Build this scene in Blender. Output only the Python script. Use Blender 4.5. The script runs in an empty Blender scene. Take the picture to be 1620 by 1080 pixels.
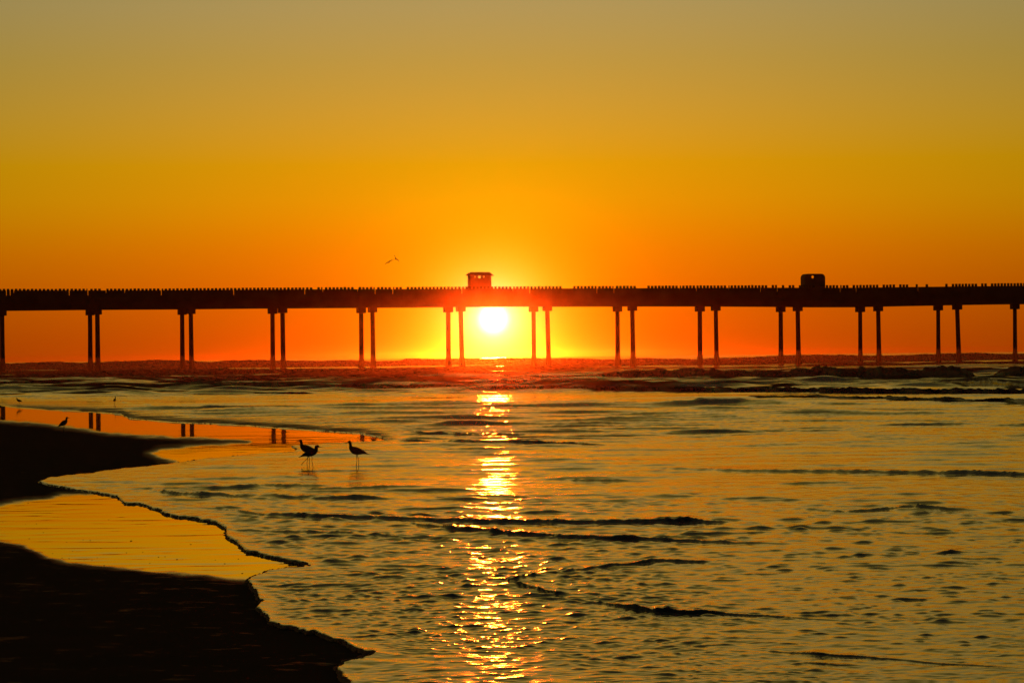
import bpy, bmesh, math, random
import numpy as np
from mathutils import Vector, Matrix
SC = bpy.context.scene
COL = SC.collection
RAD = math.radians
random.seed(7)

# ------------------------------------------------------------------ camera, sky, sun, exposure
F = 4500.0                      # focal length in photograph pixels (1620 wide)
CAM_H = 1.6
cam_d = bpy.data.cameras.new('camera')
cam = bpy.data.objects.new('camera', cam_d)
COL.objects.link(cam)
cam_d.sensor_width = 36.0
cam_d.lens = 36.0 * F / 1620.0
cam_d.clip_start = 0.1
cam_d.clip_end = 60000.0
R3 = Matrix.Rotation(RAD(90 + 0.306), 3, 'X') @ Matrix.Rotation(RAD(-0.60), 3, 'Z')
cam.matrix_world = Matrix.Translation((0, 0, CAM_H)) @ R3.to_4x4()
SC.camera = cam

SUN_AZ, SUN_EL = -0.37, 0.76    # degrees: left of the view axis, above the horizon

SC.view_settings.view_transform = 'Standard'
SC.view_settings.look = 'None'
SC.view_settings.exposure = 0.0
SC.view_settings.gamma = 1.0
SC.cycles.use_denoising = True
SC.cycles.max_bounces = 6
SC.cycles.volume_bounces = 0
SC.cycles.sample_clamp_indirect = 40.0

sun_d = bpy.data.lights.new('sun', 'SUN')
sun_d.energy = 0.45
sun_d.angle = RAD(0.53)
sun_d.color = (1.0, 0.085, 0.004)
sun = bpy.data.objects.new('sun', sun_d)
COL.objects.link(sun)
sdir = Vector((math.sin(RAD(SUN_AZ)) * math.cos(RAD(SUN_EL)), math.cos(RAD(SUN_AZ)) * math.cos(RAD(SUN_EL)), math.sin(RAD(SUN_EL))))
sun.rotation_euler = sdir.to_track_quat('Z', 'Y').to_euler()
sun.location = (-20, 900, 60)


class NT:
    """small helper for node graphs"""
    def __init__(s, tree):
        s.t = tree

    def n(s, typ, **kw):
        nd = s.t.nodes.new(typ)
        for k, v in kw.items():
            setattr(nd, k, v)
        return nd

    def put(s, sock, v):
        if hasattr(v, 'is_linked') or hasattr(v, 'links'):
            s.t.links.new(v, sock)
        else:
            sock.default_value = v

    def m(s, op, a, b=0.0, c=None, clamp=False):
        nd = s.n('ShaderNodeMath', operation=op)
        nd.use_clamp = clamp
        s.put(nd.inputs[0], a)
        s.put(nd.inputs[1], b)
        if c is not None:
            s.put(nd.inputs[2], c)
        return nd.outputs[0]

    def vscale(s, col, f):
        nd = s.n('ShaderNodeVectorMath', operation='SCALE')
        s.put(nd.inputs[0], col)
        s.put(nd.inputs['Scale'], f)
        return nd.outputs[0]

    def vadd(s, a, b):
        nd = s.n('ShaderNodeVectorMath', operation='ADD')
        s.put(nd.inputs[0], a)
        s.put(nd.inputs[1], b)
        return nd.outputs[0]

    def ramp(s, fac, stops):
        nd = s.n('ShaderNodeValToRGB')
        els = nd.color_ramp.elements
        while len(els) > 1:
            els.remove(els[-1])
        els[0].position = stops[0][0]
        els[0].color = (*stops[0][1], 1)
        for p, c in stops[1:]:
            e = els.new(p)
            e.color = (*c, 1)
        s.put(nd.inputs[0], fac)
        return nd.outputs[0]

    def mix(s, f, a, b, typ='RGBA'):
        nd = s.n('ShaderNodeMix', data_type=typ)
        s.put(nd.inputs[0], f)
        ia, ib, o = {'RGBA': (6, 7, 2), 'FLOAT': (2, 3, 0)}[typ]
        s.put(nd.inputs[ia], a)
        s.put(nd.inputs[ib], b)
        return nd.outputs[o]


world = bpy.data.worlds.new('World')
SC.world = world
world.use_nodes = True
wt = world.node_tree
wt.nodes.clear()
w = NT(wt)
tc = w.n('ShaderNodeTexCoord')
sep = w.n('ShaderNodeSeparateXYZ')
wt.links.new(tc.outputs['Generated'], sep.inputs[0])
DEG = 57.29578
el = w.m('MULTIPLY', w.m('ARCSINE', sep.outputs[2]), DEG)
az = w.m('MULTIPLY', w.m('ARCTAN2', sep.outputs[0], sep.outputs[1]), DEG)
daz = w.m('SUBTRACT', az, SUN_AZ)
del_ = w.m('SUBTRACT', el, SUN_EL)
th = w.m('SQRT', w.m('ADD', w.m('MULTIPLY', daz, daz), w.m('MULTIPLY', del_, del_)))
hz = w.m('MULTIPLY', daz, 0.5)
dd = w.m('SQRT', w.m('ADD', w.m('MULTIPLY', hz, hz), w.m('MULTIPLY', del_, del_)))


def ex(x, k, amp):
    return w.m('MULTIPLY', w.m('EXPONENT', w.m('MULTIPLY', x, -1.0 / k)), amp)


elp = w.m('DIVIDE', el, 90.0, clamp=True)
base = w.ramp(elp, [(0.0, (.30, .030, .0)), (.4 / 90, (.32, .036, .0)), (1.5 / 90, (.40, .080, .0)), (2.2 / 90, (.44, .125, .0)),
                    (3.05 / 90, (.45, .205, .0)), (3.9 / 90, (.43, .235, .0)), (4.7 / 90, (.395, .245, .017)),
                    (5.9 / 90, (.325, .240, .045)), (7.2 / 90, (.285, .242, .092)), (8.6 / 90, (.250, .196, .038)), (12 / 90, (.185, .139, .014)), (16 / 90, (.108, .082, .010)),
                    (25 / 90, (.045, .038, .013)), (45 / 90, (.014, .014, .011)), (1.0, (.008, .009, .010))])
# the sky fades away from the sun's side of the sky
fade = w.m('ADD', w.m('MULTIPLY', w.m('COSINE', w.m('MULTIPLY', daz, 1 / DEG)), 0.44), 0.56)
base = w.vscale(base, fade)
side = w.m('ADD', w.m('MULTIPLY', w.m('EXPONENT', w.m('MULTIPLY', w.m('MULTIPLY', daz, daz), -1 / 120.0)), 0.27), 0.755)
base = w.vscale(base, side)
gr = ex(dd, 2.6, 0.85)
gg = w.m('ADD', ex(th, 0.95, 1.0), ex(dd, 5.0, 0.085))
gb = ex(th, 0.24, 2.2)
glow = w.n('ShaderNodeCombineXYZ')
for i, g in enumerate((gr, gg, gb)):
    wt.links.new(g, glow.inputs[i])
disc = w.n('ShaderNodeMapRange', interpolation_type='SMOOTHSTEP')
w.put(disc.inputs[0], th)
w.put(disc.inputs[1], 0.16)
w.put(disc.inputs[2], 0.40)
w.put(disc.inputs[3], 2.6)
w.put(disc.inputs[4], 0.0)
sundisc = w.n('ShaderNodeCombineXYZ')
w.put(sundisc.inputs[0], disc.outputs[0])
w.put(sundisc.inputs[1], w.m('MULTIPLY', disc.outputs[0], 0.62))
w.put(sundisc.inputs[2], w.m('MULTIPLY', disc.outputs[0], 0.22))
sky = w.n('ShaderNodeTexSky', sky_type='NISHITA')
sky.sun_disc = False
sky.sun_elevation = RAD(SUN_EL)
sky.sun_rotation = RAD(SUN_AZ)
sky.dust_density = 4.0
bg1 = w.n('ShaderNodeBackground')
wt.links.new(sky.outputs[0], bg1.inputs[0])
bg1.inputs[1].default_value = 0.01
bg2 = w.n('ShaderNodeBackground')
wt.links.new(w.vadd(w.vadd(base, glow.outputs[0]), sundisc.outputs[0]), bg2.inputs[0])
bg2.inputs[1].default_value = 1.0
addw = w.n('ShaderNodeAddShader')
wt.links.new(bg1.outputs[0], addw.inputs[0])
wt.links.new(bg2.outputs[0], addw.inputs[1])
wo = w.n('ShaderNodeOutputWorld')
wt.links.new(addw.outputs[0], wo.inputs[0])

# ------------------------------------------------------------------ helpers
RM = np.array(R3)               # camera-to-world


def project(x, y, z):
    d = np.stack([np.asarray(x, float), np.asarray(y, float), np.asarray(z, float) - CAM_H], -1) @ RM
    return 810 + F * d[..., 0] / -d[..., 2], 540 - F * d[..., 1] / -d[..., 2]


def ray(px, py):
    return RM @ np.array([(px - 810) / F, (540 - py) / F, -1.0])


def zbase(y):
    """beach and swash level: sea level far out, a slope of 0.26 degrees, then the flat low beach"""
    y = np.asarray(y, float)

    def sp(c, w):
        t = (c - y) / w
        return np.where(t > 30, t, np.log1p(np.exp(np.minimum(t, 30)))) * w
    return 0.0029 * (sp(80.0, 4.0) - sp(50.0, .8)) - 0.0032 * (sp(50.0, .8) - sp(37.0, 2.0)) + 0.0042 * (sp(34.0, 1.5) - sp(17.0, 1.5))


def at_ground(px, py, dz=0.0):
    r = ray(px, py)
    t = 50.0
    for _ in range(60):
        z = float(zbase(r[1] * t)) + dz
        t = 0.5 * t + 0.5 * (z - CAM_H) / r[2]
    return np.array([r[0] * t, r[1] * t, CAM_H + r[2] * t])


def at_depth(px, py, Y):
    r = ray(px, py)
    t = Y / r[1]
    return np.array([r[0] * t, Y, CAM_H + r[2] * t])


PERM = np.random.RandomState(5).permutation(4096)
GX = np.random.RandomState(6).uniform(-1, 1, 4096)
GY = np.random.RandomState(8).uniform(-1, 1, 4096)


def noise(x, y, seed=0):
    """2-D gradient noise, about -1..1"""
    xi = np.floor(x).astype(np.int64)
    yi = np.floor(y).astype(np.int64)
    xf, yf = x - xi, y - yi
    u = xf * xf * xf * (xf * (xf * 6 - 15) + 10)
    v = yf * yf * yf * (yf * (yf * 6 - 15) + 10)

    def g(a, b):
        h = PERM[(PERM[(xi + a + seed * 131) & 4095] + yi + b + seed * 57) & 4095]
        return GX[h] * (xf - a) + GY[h] * (yf - b)
    return ((g(0, 0) * (1 - u) + g(1, 0) * u) * (1 - v) + (g(0, 1) * (1 - u) + g(1, 1) * u) * v) * 1.6


def smooth(a, b, x):
    t = np.clip((x - a) / (b - a), 0, 1)
    return t * t * (3 - 2 * t)


def seg_dist(px, py, pts, ay=1.0):
    """distance in photograph pixels from points to a polyline"""
    best = np.full(px.shape, 1e9)
    for (x0, y0), (x1, y1) in zip(pts[:-1], pts[1:]):
        dx, dy = x1 - x0, (y1 - y0) * ay
        L = dx * dx + dy * dy + 1e-9
        t = np.clip(((px - x0) * dx + (py - y0) * ay * dy) / L, 0, 1)
        d = (px - x0 - t * dx) ** 2 + ((py - y0) * ay - t * dy) ** 2
        best = np.minimum(best, d)
    return np.sqrt(best)


def inside(px, py, poly):
    r = np.zeros(px.shape, bool)
    n = len(poly)
    for i in range(n):
        x0, y0 = poly[i]
        x1, y1 = poly[(i + 1) % n]
        if y0 == y1:
            continue
        c = ((y0 > py) != (y1 > py)) & (px < (x1 - x0) * (py - y0) / (y1 - y0) + x0)
        r ^= c
    return r


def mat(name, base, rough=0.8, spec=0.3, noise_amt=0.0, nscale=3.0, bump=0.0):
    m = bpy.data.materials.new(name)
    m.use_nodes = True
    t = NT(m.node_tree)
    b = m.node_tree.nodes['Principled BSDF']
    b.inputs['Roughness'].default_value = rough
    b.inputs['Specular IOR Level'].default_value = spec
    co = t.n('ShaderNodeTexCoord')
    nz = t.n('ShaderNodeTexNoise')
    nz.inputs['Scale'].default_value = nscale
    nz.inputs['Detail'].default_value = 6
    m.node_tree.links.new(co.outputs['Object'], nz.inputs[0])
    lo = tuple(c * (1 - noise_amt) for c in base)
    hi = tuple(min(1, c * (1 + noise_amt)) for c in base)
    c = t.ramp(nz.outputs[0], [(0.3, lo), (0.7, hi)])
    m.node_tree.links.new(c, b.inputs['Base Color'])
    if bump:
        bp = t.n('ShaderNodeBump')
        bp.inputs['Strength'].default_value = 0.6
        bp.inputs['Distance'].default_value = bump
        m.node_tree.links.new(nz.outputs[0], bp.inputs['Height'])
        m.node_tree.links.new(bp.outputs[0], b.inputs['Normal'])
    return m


def obj(name, bm, material, parent=None, smooth_shade=False):
    me = bpy.data.meshes.new(name)
    if isinstance(bm, bmesh.types.BMesh):
        bmesh.ops.recalc_face_normals(bm, faces=bm.faces)
        bm.to_mesh(me)
        bm.free()
    else:
        me.from_pydata(*bm)
    me.materials.append(material)
    if smooth_shade:
        me.polygons.foreach_set('use_smooth', np.ones(len(me.polygons), bool))
    o = bpy.data.objects.new(name, me)
    COL.objects.link(o)
    if parent:
        o.parent = parent
        o.matrix_parent_inverse = Matrix.Translation(-parent.location) if parent.rotation_euler.z == 0 else parent.matrix_basis.inverted()
    return o


def empty(name, loc):
    o = bpy.data.objects.new(name, None)
    o.location = loc
    COL.objects.link(o)
    return o


def tag(o, label, cat, group=None):
    o['label'] = label
    o['category'] = cat
    if group:
        o['group'] = group


def grid_mesh(name, P, attrs, material, more=()):
    """P: rows x cols x 3"""
    nr, nc = P.shape[:2]
    me = bpy.data.meshes.new(name)
    co, qs, at, base = [], [], {k: [] for k in attrs}, 0
    for Pm, am in [(P, attrs)] + list(more):
        r_, c_ = Pm.shape[:2]
        co.append(Pm.reshape(-1, 3))
        idx = np.arange(r_ * c_).reshape(r_, c_) + base
        qs.append(np.stack([idx[:-1, :-1], idx[:-1, 1:], idx[1:, 1:], idx[1:, :-1]], -1).reshape(-1, 4))
        base += r_ * c_
        for k in at:
            at[k].append(am[k].reshape(-1))
    q = np.concatenate(qs)
    me.vertices.add(base)
    me.vertices.foreach_set('co', np.concatenate(co).reshape(-1).astype(np.float32))
    nq = len(q)
    me.loops.add(nq * 4)
    me.loops.foreach_set('vertex_index', q.reshape(-1).astype(np.int32))
    me.polygons.add(nq)
    me.polygons.foreach_set('loop_start', np.arange(0, nq * 4, 4, dtype=np.int32))
    me.polygons.foreach_set('use_smooth', np.ones(nq, bool))
    me.update(calc_edges=True)
    for k, v in at.items():
        x_ = me.attributes.new(k, 'FLOAT', 'POINT')
        x_.data.foreach_set('value', np.concatenate(v).astype(np.float32))
    me.materials.append(material)
    o = bpy.data.objects.new(name, me)
    COL.objects.link(o)
    return o


# ------------------------------------------------------------------ shoreline, wet patches and bores, traced on the ground
SHORE = [(-400, 632), (-120, 638), (0, 641), (30, 645), (75, 648), (130, 650.5), (190, 655), (205, 662), (260, 667), (330, 670), (400, 674), (470, 679), (530, 683),
         (570, 686), (600, 691), (617, 697), (590, 699), (536, 700.5), (505, 703), (480, 704), (461, 706.5), (470, 711), (463, 715),
         (370, 722.6), (311, 727), (274, 734), (207, 741), (130, 750), (74, 758.5), (61, 763), (93, 771), (141, 779), (185, 787),
         (196, 797), (222, 799), (252, 808), (259, 815), (285, 819), (311, 822.6), (341, 828), (357, 835.5), (359, 852),
         (378, 861.5), (393, 872.6), (426, 882), (463, 891), (496, 896), (444, 902), (411, 909.6), (389, 920.7), (398, 935.6),
         (407, 946.7), (415, 954), (405.5, 963), (422, 974), (430, 987), (463, 997), (511, 1006), (537, 1017), (559, 1028),
         (589, 1039), (570, 1045), (548, 1050), (533, 1061), (533, 1076), (555, 1084), (545, 1100), (570, 1122), (600, 1150),
         (580, 1250), (640, 1500), (600, 2500), (650, 6000)]


def wiggle(pts, step=3.0, amp=1.3):
    out = []
    for (x0, y0), (x1, y1) in zip(pts[:-1], pts[1:]):
        n = max(1, int(math.hypot(x1 - x0, y1 - y0) / step)) if max(y0, y1) < 1200 else 1
        for k in range(n):
            out.append((x0 + (x1 - x0) * k / n, y0 + (y1 - y0) * k / n))
    out.append(pts[-1])
    a = np.array(out)
    k = np.clip((a[:, 1] - 640) / 250, 0.12, 1.3)
    s = np.arange(len(a))
    a[:, 1] += (noise(s * 0.31, s * 0 + .5, 3) * 1.6 + noise(s * 0.11, s * 0 + .5, 5) * 2.2) * amp * k
    a[:, 0] += (noise(s * 0.27, s * 0 + .5, 4) * 2.5 + noise(s * 0.09, s * 0 + .5, 9) * 4) * amp * k
    return [tuple(p) for p in a]


SHORE_F = wiggle(SHORE)
WATER_POLY = SHORE_F + [(9000, 6000), (9000, 500), (-9000, 500), (-9000, 632)]

WET_UP = [(-500, 655), (-200, 662), (0, 667), (49, 670), (99, 676), (148, 684), (222, 691), (296, 694), (370, 697.5), (392, 699), (321, 702),
          (284, 705), (252, 710), (232, 717), (247, 724), (274, 732), (330, 760), (700, 760), (700, 600), (-500, 600)]
WET_LOW = [(-260, 822), (-60, 806), (0, 798), (22, 793), (74, 787), (96, 781), (141, 779), (185, 770), (600, 790), (600, 880), (389, 919), (370, 917), (296, 910),
           (222, 904), (167, 898.5), (111, 893), (74, 884), (37, 865), (0, 858), (-60, 852), (-260, 840)]

# crest lines of the little bores and of the surf: (x, y of the crest, height) in photograph pixels
BORES = [
    [(330, 803, 1), (420, 815, 4), (500, 817, 5), (574, 818, 5), (648, 821, 5), (759, 824, 6), (870, 824, 6), (944, 825, 6), (1018, 823, 7), (1081, 820, 10), (1120, 824, 6), (1160, 828, 0)],
    [(640, 828, 0), (659, 830, 3), (707, 835, 5), (759, 839, 6), (833, 845, 6), (889, 849, 6), (963, 851, 7), (1020, 852, 6), (1113, 857, 4), (1187, 860, 3), (1260, 863, 0)],
    [(362, 840, 1), (481, 843, 3), (593, 848, 3), (640, 851, 3), (690, 853, 0)],
    [(803, 918, 4), (830, 912, 4), (852, 908, 3), (907, 902, 3), (981, 894, 4), (1037, 887, 5), (1100, 889, 4), (1135, 891, 0)],
    [(800, 919, 1), (822, 922, 5), (852, 931, 5), (880, 938, 5), (905, 943, 0)],
    [(940, 954, 1), (981, 959, 5), (1037, 965, 8), (1075, 967, 8), (1142, 971, 4), (1187, 975, 3), (1279, 981, 2), (1330, 985, 0)],
    [(1200, 1031, 0), (1224, 1032, 1.5), (1316, 1036, 3.5), (1390, 1042, 2.2), (1430, 1045, 1), (1464, 1048, 2.4), (1557, 1055, 1.6), (1640, 1060, .6)],
    [(1262, 1049, 0), (1300, 1050, 3), (1368, 1056, 0)],
    [(1010, 741, 0), (1060, 742, 2), (1168, 745, 3), (1316, 745, 4), (1390, 746, 5), (1501, 747, 6), (1620, 748, 7), (1800, 752, 6)],
    [(1240, 806, 0), (1338, 810, 3), (1409, 804, 5), (1446, 801, 6), (1498, 807, 3), (1530, 809, 0)],
    [(1465, 880, 0), (1505, 872, 5), (1545, 877, 0)],
    [(880, 761, 0), (907, 760, 3), (935, 760, 4), (963, 761, 3), (1010, 763, 0)],
    [(715, 786, 0), (737, 785, 3), (815, 786, 3), (850, 787, 0)],
    [(440, 776, 0), (500, 773, 4), (555, 772, 4), (618, 770, 3), (700, 772, 0)],
    [(470, 789, 0), (500, 788, 4), (567, 785, 6), (611, 789, 3), (650, 790, 0)],
    [(230, 777, 0), (267, 779, 4), (307, 781, 5), (370, 784, 4), (518, 787, 3), (560, 788, 0)],
    [(95, 771, 2), (180, 773, 2), (267, 773, 3), (370, 772, 4), (426, 769, 4), (470, 769, 4), (555, 771, 0)],
    [(300, 761, 0), (355, 758, 2), (407, 756, 2.5), (481, 755, 2.5), (545, 756, 0)],
    [(612, 695, 3), (685, 698, 3), (759, 699, 3), (833, 699, 4), (889, 700, 5), (930, 702, 4), (962, 705, 0)],
    [(585, 683, 1), (685, 686, 3), (759, 687, 4), (807, 687, 4), (859, 688, 0)],
    [(0, 629, 1), (60, 630, 2), (120, 631, 1), (300, 645.5, 1), (400, 646, 2.5), (485, 643, 3.5), (559, 643.5, 3), (652, 642, 3), (781, 641, 3), (860, 641, 2), (955, 638, 3.5), (1007, 638, 2.5), (1085, 638.5, 3), (1163, 638, 3), (1240, 638, 0)],
    [(280, 622, 1), (411, 622, 2.5), (480, 621, 3), (515, 621, 0)],
    [(530, 631, 0), (652, 629, 2), (733, 629, 2), (760, 629, 0)],
    [(200, 604, 2), (322, 604, 9), (411, 611, 8), (559, 613, 7), (670, 611, 7), (781, 612, 7), (900, 612, 7), (930, 611, 8), (1033, 612, 8), (1137, 613, 7), (1220, 612, 8), (1278, 613, 8), (1407, 614, 8), (1511, 615, 8), (1620, 617, 9), (1800, 620, 9)],
    [(1120, 623, 0), (1240, 627, 4), (1334, 629, 6), (1428, 630, 7), (1521, 631, 7), (1620, 633, 8), (1800, 636, 8)],
    [(1200, 640, 0), (1278, 639, 2.5), (1357, 640, 2.5), (1420, 641, 0)],
    [(600, 606, 0), (633, 603, 5), (659, 601, 6), (711, 603, 5), (815, 604, 5), (930, 603, 5), (1000, 604, 4), (1060, 605, 0)],
    [(-200, 605, 4), (0, 604, 4), (104, 603, 4), (207, 603, 5), (330, 604, 0)],
    [(-200, 595, 3), (0, 596, 3), (200, 597, 4), (420, 597, 4), (520, 598, 4), (700, 597, 3), (760, 596, 0)],
    [(100, 592, 0), (137, 590, 7), (207, 586, 8), (311, 587, 8), (420, 588, 8), (520, 586, 7), (650, 586, 6), (740, 585, 5), (800, 587, 0)],
    [(900, 592, 0), (981, 590, 10), (1046, 588, 12), (1085, 584, 15), (1124, 588, 13), (1189, 591, 11), (1240, 590, 12), (1287, 586, 14), (1338, 583, 17), (1381, 586, 15), (1413, 583, 18), (1439, 587, 14), (1465, 583, 18), (1510, 585, 16), (1540, 590, 10), (1565, 595, 0)],
    [(1440, 607, 0), (1498, 602, 8), (1545, 599, 12), (1580, 604, 9), (1620, 607, 8), (1700, 608, 8)],
    [(1550, 594, 0), (1587, 588, 12), (1606, 584, 16), (1640, 586, 14), (1750, 590, 8)],
    [(350, 579, 0), (390, 577, 6), (440, 579, 5), (520, 576, 5), (600, 578, 0)],
    [(-50, 584, 4), (90, 582, 5), (180, 580, 5), (300, 583, 4), (380, 584, 0)],
]

# outer breaking waves at a known distance: (distance, crest points)
SKYLINE = [
    [640, (520, 573, 3), (600, 571, 3), (634, 570.5, 3), (641, 567.5, 3), (659, 567, 3), (672, 568, 3), (690, 568.5, 3), (760, 566.8, 3), (830, 566.5, 3), (900, 567, 3), (980, 569, 3)],
    [560, (780, 573, 3), (930, 569.5, 3), (1020, 567, 3), (1110, 568, 3), (1230, 563, 3), (1290, 561, 3), (1400, 563, 3), (1500, 559, 3), (1590, 559.5, 3), (1700, 559, 3)],
    [540, (-150, 576, 3), (30, 574.5, 3), (80, 572.5, 3), (140, 574, 3), (245, 569, 3), (330, 572, 3), (395, 569, 3), (470, 571, 3), (560, 570, 3), (640, 574, 3)],
    [470, (-150, 580, 3), (60, 578, 3), (160, 577, 3), (280, 576.5, 3), (420, 575, 3), (560, 575, 3), (700, 575, 3), (760, 577, 3)],
    [455, (880, 576, 3), (1000, 573.5, 3), (1150, 571.5, 3), (1300, 568, 3), (1420, 566.5, 3), (1560, 563.5, 3), (1720, 563, 3)],
]

# ------------------------------------------------------------------ sea and beach grids
near = np.geomspace(2.0, 11.6, 30)[:-1]
drop1 = np.concatenate([np.arange(545, 150, -0.6), np.arange(150, 62, -0.28)])
Y1 = 1.55 * F / drop1
drop2 = np.concatenate([np.arange(68, 10, -0.14), np.geomspace(10, 0.62, 60)])
Y2 = 1.6 * F / drop2
Y2 = Y2[Y2 > Y1[-1] + 0.1]
ROWS = np.concatenate([near, Y1[Y1 > 11.7], Y2])
uc = np.linspace(-.197, .197, 1150)
ext = np.geomspace(.2, 2.2, 40)
UC = np.concatenate([-ext[::-1], uc, ext])
YY, UU = np.meshgrid(ROWS, UC, indexing='ij')
XX = YY * UU
ZB = zbase(YY)
PX, PY = project(XX, YY, ZB)
DYROW = np.gradient(ROWS)[:, None] * np.ones_like(UU)

inw = inside(PX, PY, WATER_POLY)
band = (PX > -420) & (PX < 1000) & (PY > 600) & (PY < 1250)
SD = np.where(inw, 400.0, -400.0)
pxb, pyb = PX[band], PY[band]
dist = seg_dist(pxb, pyb, SHORE_F, 1.5)
SD[band] = np.where(inw[band], 1, -1) * np.minimum(dist, 400)

# water surface
Z = np.zeros_like(YY)
FO = np.zeros_like(YY)          # foam cover


def bl(lam):                    # drop waves the grid cannot carry
    return smooth(2.0, 4.0, lam / DYROW)


sea = smooth(105, 150, YY)
deep = smooth(170, 320, YY)
swash = 1 - smooth(90, 130, YY)
calm = smooth(-.30, .30, noise(XX / 5, YY / 9, 21) + 0.6 * noise(XX / 1.9, YY / 4, 22) - .02 * np.clip(XX / YY * 100, -3, 12) + .15)
wx = XX + 0.20 * noise(XX / 1.3, YY / 1.1, 30)
wy = YY + 0.25 * noise(XX / 2.1, YY / 1.3, 31)
# chop in octaves; every octave has about the same steepness
OUT = smooth(24, 42, YY)
GRADE = 6975.0 / YY ** 2        # photograph pixels per metre of depth: which ripples are big enough to be seen as such
for k, (lam, st, asp) in enumerate(((.055, .026, .9), (.085, .026, .9), (.13, .024, .95), (.20, .022, 1.0), (.31, .020, 1.0), (.48, .018, 1.1), (.75, .016, 1.2),
                                    (1.15, .013, 1.4), (1.8, .010, 1.7), (2.8, .007, 2.0), (4.6, .004, 2.6))):
    keepb = smooth(1.6, 2.8, lam / DYROW)
    pxl = lam * GRADE
    gain = (.22 + .78 * smooth(13, 4.5, pxl)) * (1 + 1.9 * np.exp(-np.log(np.maximum(pxl, 1e-3) / 2.0) ** 2 / (2 * .45 ** 2)))
    nz = noise(wx / (lam * asp * 1.0), wy / lam, 100 + k)
    if lam > .3:              # longer crests further out
        nz = nz * (1 - OUT) + OUT * noise(wx / (lam * asp * 2.6), wy / lam, 100 + k)
    nz = .7 * nz + 1.2 * np.maximum(nz - .30, 0)
    cal = (.32 + .68 * calm) if lam < 1 else (.6 + .4 * calm)
    Z += swash * nz * lam * st * (.86 - .16 * OUT + (1.5 * smooth(40, 85, YY) if lam > .4 else 0)) * keepb * gain * cal
# scattered steeper ripples
for k, lam in enumerate((.10, .15, .23, .36, .56, .9)):
    pxl = lam * GRADE
    pick = np.exp(-np.log(np.maximum(pxl, 1e-3) / 2.7) ** 2 / (2 * .38 ** 2))
    d_ = noise(wx / (lam * (1.25 if lam < .3 else 3.0)), wy / lam, 140 + k) + .40 * noise(wx / (lam * 8), wy / (lam * 6), 150 + k)
    Z += swash * np.maximum(0, d_ - .42) * lam * (.20 - .11 * OUT) * pick * smooth(1.8, 3, lam / DYROW)
Z += swash * noise(wx / 14, wy / 4.2, 5) * .010 * bl(4)
ridge = 1 - np.abs(noise(XX / 60, YY / 14, 6))
ridge2 = 1 - np.abs(noise(XX / 24, YY / 7, 7))
Z += sea * (ridge ** 3 * .09 + ridge2 ** 3 * .05 - .05) * (0.5 + 0.5 * deep) * bl(9)
for k, (lam, st, asp) in enumerate(((.8, .05, 1.8), (1.6, .05, 2.0), (3.2, .036, 2.4), (6.4, .012, 2.8), (12.8, .004, 3.0))):
    keepb = smooth(2.0, 3.2, lam / DYROW) * (1 + 1.2 * smooth(9, 3.0, lam / DYROW))
    nz = noise(wx / (lam * asp), wy / lam, 120 + k)
    Z += sea * (nz + .7 * np.maximum(nz - .2, 0)) * lam * st * keepb
far = smooth(330, 480, YY)
for (lx, ly, a, sd) in ((90, 38, .22, 9), (40, 22, .14, 10), (260, 90, .34, 11)):
    Z += far * (np.abs(noise(XX / lx, YY / ly, sd)) * -2 + .8) * a * .6 * bl(ly * .8)
FO += sea * (.28 + .5 * smooth(-.1, .5, noise(XX / 11, YY / 4.5, 14) + .5 * noise(XX / 3, YY / 1.5, 15))) * (1 - .6 * far)

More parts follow.
